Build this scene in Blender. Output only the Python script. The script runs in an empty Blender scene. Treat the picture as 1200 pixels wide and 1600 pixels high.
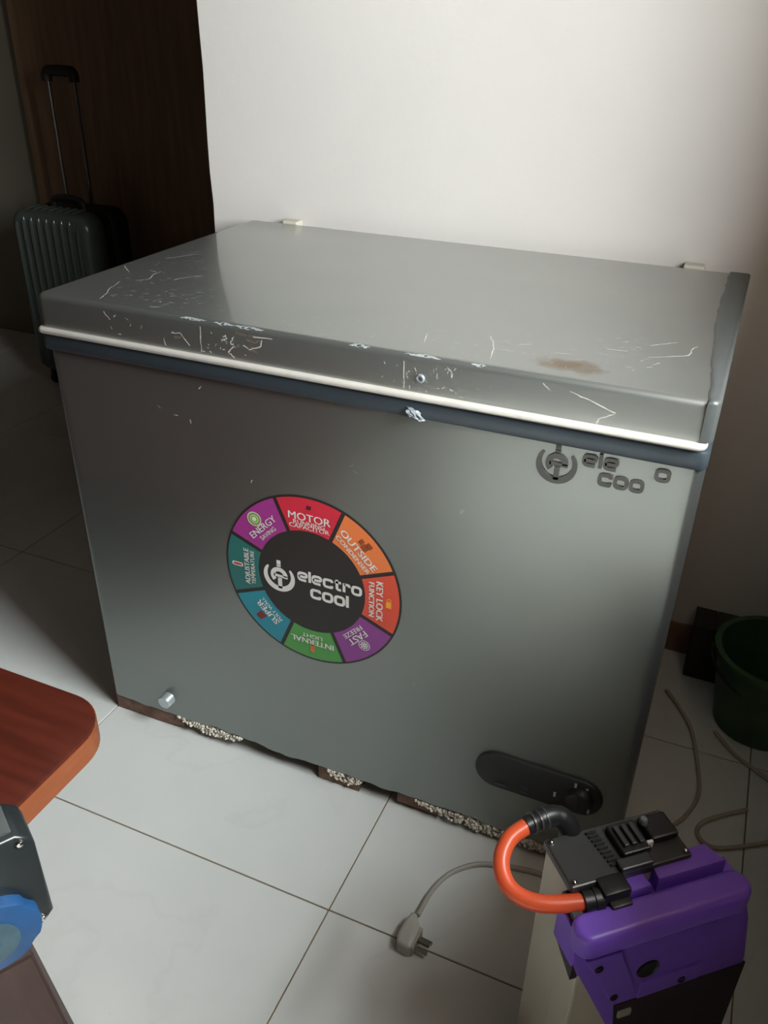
import bpy, bmesh, math, random
from mathutils import Vector, Matrix
random.seed(7)
SC = bpy.context.scene
COL = SC.collection
PI = math.pi

# ------------------------------------------------------------------ camera
def cam_axes(yaw, pitch, roll):
    f = Vector((math.sin(yaw)*math.cos(pitch), math.cos(yaw)*math.cos(pitch), -math.sin(pitch)))
    r = Vector((math.cos(yaw), -math.sin(yaw), 0)); u = r.cross(f)
    c, s = math.cos(roll), math.sin(roll)
    return c*r + s*u, -s*r + c*u, f
cd = bpy.data.cameras.new('camera'); cam = bpy.data.objects.new('camera', cd); COL.objects.link(cam)
R_, U_, F_ = cam_axes(-0.39791, 0.52373, 0.020275)
m = Matrix(((R_.x, U_.x, -F_.x), (R_.y, U_.y, -F_.y), (R_.z, U_.z, -F_.z))).to_4x4()
m.translation = Vector((0.99649, -0.98123, 1.21770))
cam.matrix_world = m
cd.sensor_fit = 'VERTICAL'; cd.sensor_height = 36.0; cd.lens = 1320.65/1600*36.0
cd.clip_start = 0.02
SC.camera = cam

# ------------------------------------------------------------------ light
W_ = bpy.data.worlds.new('world'); SC.world = W_; W_.use_nodes = True
bg = W_.node_tree.nodes['Background']; bg.inputs[0].default_value = (0.75, 0.85, 1.0, 1); bg.inputs[1].default_value = 0.1
def area(name, loc, aim, sx, sy, power, colour, spread=180):
    l = bpy.data.lights.new(name, 'AREA'); l.shape = 'RECTANGLE'; l.size = sx; l.size_y = sy
    l.energy = power; l.color = colour; l.spread = math.radians(spread)
    o = bpy.data.objects.new(name, l); COL.objects.link(o); o.location = loc
    o.rotation_euler = (Vector(aim) - Vector(loc)).to_track_quat('-Z', 'Z').to_euler()
    return o
# daylight entering the window of the right wall, and an unseen door opening added behind the camera for its light
WIN = dict(y0=-.75, y1=.04, z0=1.0, z1=1.95)
DOOR = dict(y0=-2.2, y1=-1.1, z0=0.0, z1=2.1)
area('window_daylight', (1.74, (WIN['y0']+WIN['y1'])/2, (WIN['z0']+WIN['z1'])/2), (0, (WIN['y0']+WIN['y1'])/2, (WIN['z0']+WIN['z1'])/2),
     WIN['y1']-WIN['y0'], WIN['z1']-WIN['z0'], 138, (0.94, 0.99, 1.0))
# added lamp aimed steeply at the floor behind the camera, brightening the freezer's reflection
area('added_floor_light', (1.52, -1.65, 1.75), (.78, -1.55, 0), 0.9, 0.7, 16.5, (1.0, 0.98, 0.93), spread=45)
vs = SC.view_settings
vs.view_transform = 'Standard'; vs.look = 'None'; vs.gamma = 1.0; vs.use_curve_mapping = False
vs.exposure = 0.0
try: SC.display_settings.display_device = 'sRGB'
except Exception: pass

# ------------------------------------------------------------------ materials
def lin(c):
    return tuple((x/255/12.92 if x/255 <= .04045 else ((x/255+.055)/1.055)**2.4) for x in c)
def mat(name, rgb, rough=.5, metal=0., var=.0, vscale=20., bump=0., bscale=60., coat=0., coat_rough=.1, spec=.5, stretch=None, srgb=True, emis=None):
    """plain procedural surface: colour with noise variation and a fine noise bump"""
    mt = bpy.data.materials.new(name); mt.use_nodes = True
    nt = mt.node_tree; b = nt.nodes['Principled BSDF']
    c = lin(rgb) if srgb else rgb
    b.inputs['Base Color'].default_value = (*c, 1); b.inputs['Roughness'].default_value = rough
    b.inputs['Metallic'].default_value = metal; b.inputs['Specular IOR Level'].default_value = spec
    if coat: b.inputs['Coat Weight'].default_value = coat; b.inputs['Coat Roughness'].default_value = coat_rough
    tc = nt.nodes.new('ShaderNodeTexCoord'); co = tc.outputs['Object']
    if stretch:
        mp = nt.nodes.new('ShaderNodeMapping'); mp.inputs['Scale'].default_value = stretch
        nt.links.new(co, mp.inputs[0]); co = mp.outputs[0]
    if var:
        n = nt.nodes.new('ShaderNodeTexNoise'); n.inputs['Scale'].default_value = vscale; n.inputs['Detail'].default_value = 5
        nt.links.new(co, n.inputs['Vector'])
        r = nt.nodes.new('ShaderNodeValToRGB')
        r.color_ramp.elements[0].position = .3; r.color_ramp.elements[1].position = .7
        r.color_ramp.elements[0].color = (*[x*(1-var) for x in c], 1)
        r.color_ramp.elements[1].color = (*[min(1, x*(1+var)) for x in c], 1)
        nt.links.new(n.outputs['Fac'], r.inputs[0]); nt.links.new(r.outputs[0], b.inputs['Base Color'])
    if bump:
        n2 = nt.nodes.new('ShaderNodeTexNoise'); n2.inputs['Scale'].default_value = bscale; n2.inputs['Detail'].default_value = 4
        nt.links.new(co, n2.inputs['Vector'])
        bp = nt.nodes.new('ShaderNodeBump'); bp.inputs['Strength'].default_value = bump; bp.inputs['Distance'].default_value = .002
        nt.links.new(n2.outputs['Fac'], bp.inputs['Height']); nt.links.new(bp.outputs[0], b.inputs['Normal'])
    return mt
def nodes(mt): return mt.node_tree, mt.node_tree.nodes['Principled BSDF']

M = {}
M['wall'] = mat('wall_paint', (209, 205, 200), .7, var=.03, vscale=3, bump=.15, bscale=90)
M['wall_grey'] = mat('grey_wall_paint', (128, 124, 110), .75, var=.05, vscale=3, bump=.15)
M['dim'] = mat('brown_wall_paint', (64, 50, 40), .8, var=.05, vscale=3)
M['mid'] = mat('tan_wall_paint', (128, 112, 98), .8, var=.05, vscale=3)
M['ceiling'] = mat('brown_ceiling_boards', (70, 56, 46), .8, var=.02)
M['skirting'] = mat('skirting_tile', (120, 92, 74), .35, var=.08, vscale=12)
M['grout'] = mat('grout', (126, 108, 84), .9, var=.25, vscale=9)
M['tile'] = mat('glazed_tile', (212, 216, 213), .28, var=.03, vscale=6, bump=.04, bscale=15)
M['paint'] = mat('silver_body_paint', (143, 148, 145), .34, metal=.88, var=.03, vscale=5)
M['lid'] = mat('silver_lid_paint', (152, 155, 151), .38, metal=.86, var=.03, vscale=6, coat=.6, coat_rough=.09)
M['trim'] = mat('bright_trim', (226, 221, 212), .3, metal=.5, var=.06, vscale=30)
M['gasket'] = mat('blue_grey_gasket', (50, 58, 64), .36, var=.05)
M['cap'] = mat('grey_edging', (68, 71, 70), .36, var=.06, vscale=30)
M['scratch'] = mat('scratched_paint', (172, 169, 163), .6, var=.15, vscale=300)
M['gouge'] = mat('gouged_paint', (88, 78, 66), .7, var=.3, vscale=200)
M['chip'] = mat('worn_edge', (130, 136, 136), .6, var=.12, vscale=120)
M['rust'] = mat('rusty_base', (122, 94, 80), .85, var=.3, vscale=45, bump=.5, bscale=90)
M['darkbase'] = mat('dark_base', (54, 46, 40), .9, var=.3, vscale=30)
M['foam'] = mat('crumbling_foam', (236, 230, 216), .95, var=.16, vscale=160, bump=1., bscale=300)
M['chrome'] = mat('chrome', (210, 212, 212), .15, metal=1.)
M['plugmetal'] = mat('drain_metal', (196, 205, 208), .28, metal=.6)
M['badge'] = mat('dark_chrome_badge', (64, 64, 62), .35)
M['crumple'] = mat('crumpled_plastic', (112, 118, 122), .35, var=.2, vscale=150, bump=.6, bscale=200)
M['ctrl'] = mat('black_control_plastic', (34, 35, 33), .5, var=.1)
M['mark'] = mat('pale_print', (190, 190, 184), .5)
M['stk_black'] = mat('sticker_black', (38, 33, 31), .42)
M['stk_white'] = mat('sticker_white', (226, 224, 218), .5)
SEG = dict(motor=(208, 40, 62), outside=(232, 124, 66), keylock=(218, 78, 54), fast=(140, 64, 142), internal=(80, 154, 74), superp=(34, 138, 156), adjust=(40, 108, 104), energy=(160, 50, 136))
for k, c in SEG.items(): M['seg_'+k] = mat('sticker_'+k, c, .42)
M['ic_brown'] = mat('print_brown', (150, 70, 30), .5); M['ic_dred'] = mat('print_dark_red', (130, 40, 38), .5)
M['ic_yellow'] = mat('print_yellow', (240, 165, 40), .5); M['ic_green'] = mat('print_green', (120, 180, 50), .5)
M['ic_orange'] = mat('print_orange', (225, 120, 70), .5); M['ic_dark'] = mat('print_dark', (90, 12, 24), .5); M['ic_red'] = mat('print_red', (205, 60, 50), .5)
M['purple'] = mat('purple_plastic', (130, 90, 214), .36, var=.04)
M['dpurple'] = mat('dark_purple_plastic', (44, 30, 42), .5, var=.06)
M['mwhite'] = mat('off_white_panel', (196, 192, 176), .5, var=.04, vscale=8)
M['mplate'] = mat('black_top_plate', (58, 58, 58), .33, var=.1)
M['mblack'] = mat('black_plastic', (30, 31, 33), .38)
M['orange'] = mat('orange_cable', (226, 92, 54), .34, var=.03)
M['woodtop'] = mat('varnished_red_wood', (76, 29, 18), .42, var=.22, vscale=7, coat=.1, stretch=(1, 9, 1))
M['woodedge'] = mat('varnished_edge_wood', (140, 74, 38), .4, var=.12, vscale=9, coat=.3, stretch=(6, 2, 30))
M['stoolwood'] = mat('dark_brown_wood', (60, 42, 37), .6, var=.14, vscale=9, stretch=(8, 8, 1))
M['devblack'] = mat('black_metal_case', (30, 35, 36), .32, var=.1)
M['blue'] = mat('worn_blue_plastic', (28, 70, 114), .45, var=.12, vscale=40)
M['bluehub'] = mat('grey_blue_hub', (58, 82, 92), .5, var=.2, vscale=60)
M['suit'] = mat('dark_shell_plastic', (70, 78, 74), .3, var=.05)
M['suitblack'] = mat('black_suitcase_fabric', (26, 25, 25), .6)
M['rod'] = mat('aluminium_rod', (120, 112, 104), .35, metal=.8)
M['doorwood'] = mat('dark_brown_door', (124, 98, 74), .55, var=.2, vscale=5, stretch=(8, 8, .6))
M['cordgrey'] = mat('grey_flex', (170, 168, 158), .5)
M['floorcable'] = mat('dull_grey_flex', (176, 166, 150), .6)
M['pluggrey'] = mat('grey_plug', (190, 190, 182), .45)
M['pin'] = mat('brass_pin', (150, 146, 132), .3, metal=.8)
M['green'] = mat('dark_green_plastic', (54, 86, 56), .45, var=.12)
M['dark'] = mat('dark_box', (44, 42, 36), .7, var=.1)

def enrich_lid(mt):
    nt, b = nodes(mt); N = nt.nodes; L = nt.links
    tc = N.new('ShaderNodeTexCoord')
    src = b.inputs['Base Color'].links[0].from_socket
    mp = N.new('ShaderNodeMapping'); mp.inputs['Scale'].default_value = (60, 190, 60); mp.inputs['Rotation'].default_value = (0, 0, .5); L.new(tc.outputs['Object'], mp.inputs[0])
    n = N.new('ShaderNodeTexNoise'); n.inputs['Scale'].default_value = 1; n.inputs['Detail'].default_value = 6; n.inputs['Roughness'].default_value = .65; L.new(mp.outputs[0], n.inputs['Vector'])
    n2 = N.new('ShaderNodeTexNoise'); n2.inputs['Scale'].default_value = 7; L.new(tc.outputs['Object'], n2.inputs['Vector'])
    ad = N.new('ShaderNodeMath'); ad.operation = 'MULTIPLY_ADD'; ad.inputs[1].default_value = .28; L.new(n2.outputs['Fac'], ad.inputs[0]); L.new(n.outputs['Fac'], ad.inputs[2])
    cr = N.new('ShaderNodeValToRGB'); cr.color_ramp.elements[0].position = .86; cr.color_ramp.elements[1].position = .93; L.new(ad.outputs[0], cr.inputs[0])
    mx = N.new('ShaderNodeMix'); mx.data_type = 'RGBA'; L.new(cr.outputs[0], mx.inputs['Factor']); L.new(src, mx.inputs['A']); mx.inputs['B'].default_value = (*lin((196, 192, 184)), 1)
    # rust stain near the front edge: an ellipse with a ragged outline
    mp2 = N.new('ShaderNodeMapping'); mp2.vector_type = 'POINT'
    mp2.inputs['Location'].default_value = (-(.816-.5)/.05, -(.042-.32)/.028, 0); mp2.inputs['Scale'].default_value = (1/.05, 1/.028, 0)
    L.new(tc.outputs['Object'], mp2.inputs[0])
    ln = N.new('ShaderNodeVectorMath'); ln.operation = 'LENGTH'; L.new(mp2.outputs[0], ln.inputs[0])
    n3 = N.new('ShaderNodeTexNoise'); n3.inputs['Scale'].default_value = 45; n3.inputs['Detail'].default_value = 5; L.new(tc.outputs['Object'], n3.inputs['Vector'])
    a2 = N.new('ShaderNodeMath'); a2.operation = 'MULTIPLY_ADD'; a2.inputs[1].default_value = 1.3; L.new(n3.outputs['Fac'], a2.inputs[0]); L.new(ln.outputs['Value'], a2.inputs[2])
    r2 = N.new('ShaderNodeValToRGB'); r2.color_ramp.elements[0].position = .6; r2.color_ramp.elements[0].color = (1, 1, 1, 1); r2.color_ramp.elements[1].position = 1.; r2.color_ramp.elements[1].color = (0, 0, 0, 1)
    dv = N.new('ShaderNodeMath'); dv.operation = 'DIVIDE'; dv.inputs[1].default_value = 1.65; L.new(a2.outputs[0], dv.inputs[0]); L.new(dv.outputs[0], r2.inputs[0])
    m2 = N.new('ShaderNodeMix'); m2.data_type = 'RGBA'; L.new(r2.outputs[0], m2.inputs['Factor']); L.new(mx.outputs['Result'], m2.inputs['A']); m2.inputs['B'].default_value = (*lin((122, 104, 80)), 1)
    L.new(m2.outputs['Result'], b.inputs['Base Color'])
enrich_lid(M['lid'])
def enrich_tile(mt):
    nt, b = nodes(mt); N = nt.nodes; L = nt.links
    tc = N.new('ShaderNodeTexCoord'); geo = N.new('ShaderNodeNewGeometry')
    src = b.inputs['Base Color'].links[0].from_socket
    n = N.new('ShaderNodeTexNoise'); n.inputs['Scale'].default_value = 2.2; n.inputs['Detail'].default_value = 6; L.new(geo.outputs['Position'], n.inputs['Vector'])
    sb = N.new('ShaderNodeMath'); sb.operation = 'SUBTRACT'; sb.inputs[1].default_value = .5; L.new(n.outputs['Fac'], sb.inputs[0])
    ab = N.new('ShaderNodeMath'); ab.operation = 'ABSOLUTE'; L.new(sb.outputs[0], ab.inputs[0])
    cr = N.new('ShaderNodeValToRGB'); cr.color_ramp.elements[0].position = 0; cr.color_ramp.elements[0].color = (.05, .05, .05, 1); cr.color_ramp.elements[1].position = .012; cr.color_ramp.elements[1].color = (0, 0, 0, 1)
    L.new(ab.outputs[0], cr.inputs[0])
    mx = N.new('ShaderNodeMix'); mx.data_type = 'RGBA'; L.new(cr.outputs[0], mx.inputs['Factor']); L.new(src, mx.inputs['A']); mx.inputs['B'].default_value = (*lin((120, 112, 100)), 1)
    # faint dirt specks
    n2 = N.new('ShaderNodeTexNoise'); n2.inputs['Scale'].default_value = 55; n2.inputs['Detail'].default_value = 3; L.new(geo.outputs['Position'], n2.inputs['Vector'])
    c2 = N.new('ShaderNodeValToRGB'); c2.color_ramp.elements[0].position = .74; c2.color_ramp.elements[1].position = .82; c2.color_ramp.elements[1].color = (.5, .5, .5, 1); L.new(n2.outputs['Fac'], c2.inputs[0])
    m2 = N.new('ShaderNodeMix'); m2.data_type = 'RGBA'; L.new(c2.outputs[0], m2.inputs['Factor']); L.new(mx.outputs['Result'], m2.inputs['A']); m2.inputs['B'].default_value = (*lin((130, 122, 108)), 1)
    L.new(m2.outputs['Result'], b.inputs['Base Color'])
enrich_tile(M['tile'])

# ------------------------------------------------------------------ mesh helpers
def obj(name, bm, material, parent=None, smooth=False, off=None, label=None):
    """link a bmesh as one object; off = world position of the parent's origin, subtracted from the vertices"""
    if off is not None: bmesh.ops.translate(bm, verts=bm.verts, vec=-Vector(off))
    bmesh.ops.recalc_face_normals(bm, faces=bm.faces)
    me = bpy.data.meshes.new(name); bm.to_mesh(me); bm.free()
    me.materials.append(material if not isinstance(material, str) else M[material])
    if smooth:
        for p in me.polygons: p.use_smooth = True
        for p in me.polygons:
            if len(p.vertices) > 4: p.use_smooth = False
        try: me.set_sharp_from_angle(angle=math.radians(40))
        except Exception: pass
    o = bpy.data.objects.new(name, me); COL.objects.link(o)
    if parent is not None: o.parent = parent
    if label: o['label'] = label
    return o
def thing(name, label, cat, loc=(0, 0, 0), rz=0, group=None):
    o = bpy.data.objects.new(name, None); COL.objects.link(o); o.empty_display_size = .05
    o.location = loc; o.rotation_euler = (0, 0, rz); o['label'] = label; o['category'] = cat
    if group: o['group'] = group
    return o
def tag(o, label, cat, group=None):
    o['label'] = label; o['category'] = cat
    if group: o['group'] = group
    return o
def struct(o): o['kind'] = 'structure'; return o
def box(bm, x0, x1, y0, y1, z0, z1, bev=0, seg=2):
    v = [bm.verts.new((x, y, z)) for x in (x0, x1) for y in (y0, y1) for z in (z0, z1)]
    f = [(0, 1, 3, 2), (4, 6, 7, 5), (0, 4, 5, 1), (2, 3, 7, 6), (0, 2, 6, 4), (1, 5, 7, 3)]
    fs = [bm.faces.new([v[i] for i in q]) for q in f]
    if bev:
        es = list({e for a in fs for e in a.edges})
        bmesh.ops.bevel(bm, geom=es, offset=bev, segments=seg, profile=.5, clamp_overlap=True, affect='EDGES')
    return bm
def nb(*a, **k): return box(bmesh.new(), *a, **k)
def prism(bm, pts, h0, h1, plane='xy', bev=0, seg=2, top_only=True):
    """polygon pts extruded between h0 and h1; plane xy -> z, xz -> y"""
    def P(a, b, h): return (a, b, h) if plane == 'xy' else (a, h, b)
    lo = [bm.verts.new(P(a, b, h0)) for a, b in pts]; hi = [bm.verts.new(P(a, b, h1)) for a, b in pts]
    n = len(pts)
    f0 = bm.faces.new(lo[::-1]); f1 = bm.faces.new(hi)
    for i in range(n): bm.faces.new((lo[i], lo[(i+1) % n], hi[(i+1) % n], hi[i]))
    bm.normal_update()
    if bev:
        es = list(f1.edges) + ([] if top_only else list(f0.edges))
        bmesh.ops.bevel(bm, geom=es, offset=bev, segments=seg, profile=.5, clamp_overlap=True, affect='EDGES')
    return bm
def rrect(x0, x1, y0, y1, r, seg=6, rs=None):
    rs = rs or (r, r, r, r)
    out = []
    for (cx, cy, a, rr) in ((x1, y1, 0, rs[0]), (x0, y1, 90, rs[1]), (x0, y0, 180, rs[2]), (x1, y0, 270, rs[3])):
        ox = cx - rr if cx == x1 else cx + rr; oy = cy - rr if cy == y1 else cy + rr
        for i in range(seg+1):
            t = math.radians(a + 90*i/seg); out.append((ox + rr*math.cos(t), oy + rr*math.sin(t)))
    return out
def circ(cx, cy, r, n=32): return [(cx + r*math.cos(2*PI*i/n), cy + r*math.sin(2*PI*i/n)) for i in range(n)]
def catmull(pts, n=8):
    P = [Vector(p) for p in pts]; P = [P[0]*2-P[1]] + P + [P[-1]*2-P[-2]]; out = []
    for i in range(1, len(P)-2):
        a, b, c, d = P[i-1:i+3]
        for k in range(n):
            t = k/n
            out.append(.5*((2*b)+(c-a)*t+(2*a-5*b+4*c-d)*t*t+(3*b-a-3*c+d)*t**3))
    out.append(P[-2]); return out
def tube(bm, path, r, n=10, caps=True):
    path = [Vector(p) for p in path]; rings = []; up = None
    for i, p in enumerate(path):
        t = (path[min(i+1, len(path)-1)] - path[max(i-1, 0)]).normalized()
        if up is None: up = t.orthogonal().normalized()
        up = (up - t*up.dot(t)).normalized(); s = t.cross(up)
        rr = r[i] if isinstance(r, (list, tuple)) else r
        rings.append([bm.verts.new(p + up*rr*math.cos(2*PI*k/n) + s*rr*math.sin(2*PI*k/n)) for k in range(n)])
    for a, b in zip(rings, rings[1:]):
        for k in range(n): bm.faces.new((a[k], a[(k+1) % n], b[(k+1) % n], b[k]))
    if caps: bm.faces.new(rings[0][::-1]); bm.faces.new(rings[-1])
    return bm
def lathe(bm, prof, axis_o, axis_d, n=24):
    """profile (radius, height) revolved round the axis"""
    d = Vector(axis_d).normalized(); a = d.orthogonal().normalized(); b = d.cross(a); o = Vector(axis_o); rings = []
    for r, h in prof:
        rings.append([bm.verts.new(o + d*h + (a*math.cos(2*PI*k/n) + b*math.sin(2*PI*k/n))*max(r, 1e-5)) for k in range(n)])
    for p, q in zip(rings, rings[1:]):
        for k in range(n): bm.faces.new((p[k], p[(k+1) % n], q[(k+1) % n], q[k]))
    bm.faces.new(rings[0][::-1]); bm.faces.new(rings[-1])
    return bm
def rounded(pts, r, closed=False, n=5):
    P = [Vector((*p, 0)) for p in pts]; out = []; L = len(P)
    for i, p in enumerate(P):
        if not closed and i in (0, L-1): out.append((p.x, p.y)); continue
        a = P[i-1]; b = P[(i+1) % L]; da = (a-p); db = (b-p)
        rr = min(r, da.length*.5, db.length*.5); s = p + da.normalized()*rr; e = p + db.normalized()*rr
        for k in range(n+1):
            t = k/n; q = s*(1-t)**2 + p*2*t*(1-t) + e*t*t; out.append((q.x, q.y))
    return out
def stroke(bm, pts, w, mapf, closed=False):
    """flat ribbon of width w along 2-D pts, mapped to 3-D by mapf(a, b)"""
    P = [Vector(p) for p in pts]; n = len(P); l = []; r = []
    for i in range(n):
        if closed: t = (P[(i+1) % n]-P[i-1])
        else: t = P[min(i+1, n-1)]-P[max(i-1, 0)]
        if t.length < 1e-9: t = Vector((1, 0))
        t.normalize(); nn = Vector((-t.y, t.x))
        k = 1.
        if 0 < i < n-1 or closed:
            t1 = (P[i]-P[i-1]); 
            if t1.length > 1e-9: k = 1/max(.5, abs(t1.normalized().dot(t)))
        ww = w[i] if isinstance(w, (list, tuple)) else w
        l.append(bm.verts.new(mapf(*(P[i]+nn*ww*k/2)))); r.append(bm.verts.new(mapf(*(P[i]-nn*ww*k/2))))
    for i in range(n if closed else n-1):
        j = (i+1) % n
        bm.faces.new((l[i], r[i], r[j], l[j]))
    return bm
def thicken(bm, d):
    """give flat faces a thickness along vector d"""
    g = bmesh.ops.extrude_face_region(bm, geom=list(bm.faces)); vv = [e for e in g['geom'] if isinstance(e, bmesh.types.BMVert)]
    bmesh.ops.translate(bm, verts=vv, vec=Vector(d)); return bm
def text_bm(body, size, mapf, sx=1., bold=.0, bm=None):
    cu = bpy.data.curves.new('t', 'FONT'); cu.body = body; cu.size = size; cu.align_x = 'CENTER'; cu.align_y = 'CENTER'; cu.offset = bold; cu.resolution_u = 3
    o = bpy.data.objects.new('t', cu); COL.objects.link(o)
    dg = bpy.context.evaluated_depsgraph_get(); me = o.evaluated_get(dg).to_mesh()
    bm = bm or bmesh.new()
    vs_ = [bm.verts.new(mapf(v.co.x*sx, v.co.y)) for v in me.vertices]
    for p in me.polygons:
        try: bm.faces.new([vs_[i] for i in p.vertices])
        except ValueError: pass
    o.evaluated_get(dg).to_mesh_clear(); bpy.data.objects.remove(o); bpy.data.curves.remove(cu)
    return bm

# ------------------------------------------------------------------ the room
XR, YF, XL, YB, ZC = 1.33, -2.6, -2.4, 1.75, 2.6
YW = .672            # the white wall behind the freezer
XE = -.124           # its free end on the left
fl = struct(obj('floor', nb(XL-.2, XR+.5, YF-.2, YB+.2, -.06, -.0025), 'grout'))
tile_me = None
tx0 = .0; ty0 = -.232
for i in range(-5, 4):
    for j in range(-5, 5):
        x0, y0 = tx0 + .6*i, ty0 + .6*j
        if x0 + .6 < XL or x0 > XR+.4 or y0 + .6 < YF or y0 > YB: continue
        if tile_me is None:
            o = obj('tile', nb(.0012, .5988, .0012, .5988, -.010, 0., bev=.0008, seg=1), 'tile', fl); tile_me = o.data
        else:
            o = bpy.data.objects.new('tile', tile_me); COL.objects.link(o); o.parent = fl
        o.location = (x0, y0, 0)
struct(obj('ceiling', nb(XL-.2, XR+.4, YF-.2, YB+.2, ZC, ZC+.1), 'ceiling'))
# back wall: a partition with a free, slightly worn left end
bm = bmesh.new()
pl = []
for k in range(40):
    z = ZC*k/39; pl.append((XE + random.uniform(-.002, .002), z))
lo = [bm.verts.new((x, YW, z)) for x, z in pl]; hi = [bm.verts.new((x, YW+.14, z)) for x, z in pl]
lo2 = [bm.verts.new((XR+.1, YW, z)) for x, z in pl]; hi2 = [bm.verts.new((XR+.1, YW+.14, z)) for x, z in pl]
for k in range(39):
    bm.faces.new((lo[k], lo2[k], lo2[k+1], lo[k+1])); bm.faces.new((hi[k], hi[k+1], hi2[k+1], hi2[k])); bm.faces.new((lo[k], lo[k+1], hi[k+1], hi[k]))
struct(obj('wall_back', bm, 'wall'))
struct(obj('baseboard_back', nb(XE+.005, XR, YW-.009, YW, .0, .075, bev=.002), 'skirting'))
# right wall with its window opening
bm = bmesh.new()
for y0, y1, z0, z1 in ((YF, DOOR['y0'], 0, ZC), (WIN['y1'], YW, 0, ZC), (WIN['y0'], WIN['y1'], 0, WIN['z0']), (WIN['y0'], WIN['y1'], WIN['z1'], ZC), (DOOR['y1'], WIN['y0'], 0, ZC), (DOOR['y0'], DOOR['y1'], DOOR['z1'], ZC)):
    box(bm, XR, XR+.38, y0, y1, z0, z1)
struct(obj('wall_right', bm, 'mid'))
bm = bmesh.new()
for y0, y1, z0, z1 in ((WIN['y0'], WIN['y1'], WIN['z0'], WIN['z0']+.04), (WIN['y0'], WIN['y1'], WIN['z1']-.04, WIN['z1']), (WIN['y0'], WIN['y0']+.04, WIN['z0'], WIN['z1']), (WIN['y1']-.04, WIN['y1'], WIN['z0'], WIN['z1'])):
    box(bm, XR+.33, XR+.37, y0, y1, z0, z1)
struct(obj('window_1', bm, 'skirting'))
# front wall behind the camera
bm = bmesh.new()
for x0, x1, z0, z1 in ((XL, XR+.38, 0, ZC),):
    box(bm, x0, x1, YF-.12, YF, z0, z1)
struct(obj('wall_front', bm, 'dim'))
struct(obj('wall_left', nb(XL-.12, XL, YF, YB, 0, ZC), 'dim'))
struct(obj('wall_far', nb(XL, .7, YB, YB+.12, 0, ZC), 'wall_grey'))
struct(obj('wall_passage', nb(.5, .6, YW+.14, YB, 0, ZC), 'wall_grey'))
struct(obj('door_1', nb(-1.63, -.70, YB-.05, YB, .01, 2.1, bev=.004), 'doorwood'))

# ------------------------------------------------------------------ the chest freezer
FO = Vector((.5, .32, 0))
FZ = thing('chest_freezer', 'silver chest freezer with scratched lid standing against the white wall', 'freezer', FO)
def fp(name, bm, m, parent=FZ, smooth=False, label=None): return obj(name, bm, m, parent, smooth, FO if parent is FZ else FO, label)
FW, FD = 1.0, .638
# body: rounded plan outline, ragged lower rim along the front
rim = []
for a, b in rrect(0, FW, 0, FD, .012, 5, rs=(.01, .01, .012, .014)): rim.append((a, b))
# densify the front edge
dense = []
for i, p in enumerate(rim):
    q = rim[(i+1) % len(rim)]; dense.append(p)
    if abs(p[1]) < 1e-6 and abs(q[1]) < 1e-6 and abs(p[0]-q[0]) > .5:
        n = 110
        for k in range(1, n): dense.append((p[0]+(q[0]-p[0])*k/n, 0.))
def rimz(x, y):
    if y > .001: return .037
    z = .036 + .0012*math.sin(x*61) + .001*math.sin(x*133+1) + random.uniform(-.0008, .0008)
    z += .005*math.exp(-((x-.27)/.05)**2) - .004*math.exp(-((x-.40)/.05)**2) + .004*math.exp(-((x-.74)/.08)**2)
    return z
bm = bmesh.new()
lo = [bm.verts.new((x, y, rimz(x, y))) for x, y in dense]; hi = [bm.verts.new((x, y, .77)) for x, y in dense]
n = len(dense)
for i in range(n): bm.faces.new((lo[i], lo[(i+1) % n], hi[(i+1) % n], hi[i]))
bm.faces.new(hi)
inner = [bm.verts.new((.5+(x-.5)*.994, .32+(y-.32)*.992, rimz(x, y)+.001)) for x, y in dense]
up = [bm.verts.new((.5+(x-.5)*.994, .32+(y-.32)*.992, .06)) for x, y in dense]
for i in range(n):
    j = (i+1) % n
    bm.faces.new((lo[i], inner[i], inner[j], lo[j])); bm.faces.new((inner[i], up[i], up[j], inner[j]))
bm.faces.new(up)
BODY = fp('body', bm, 'paint', smooth=True)
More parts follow.
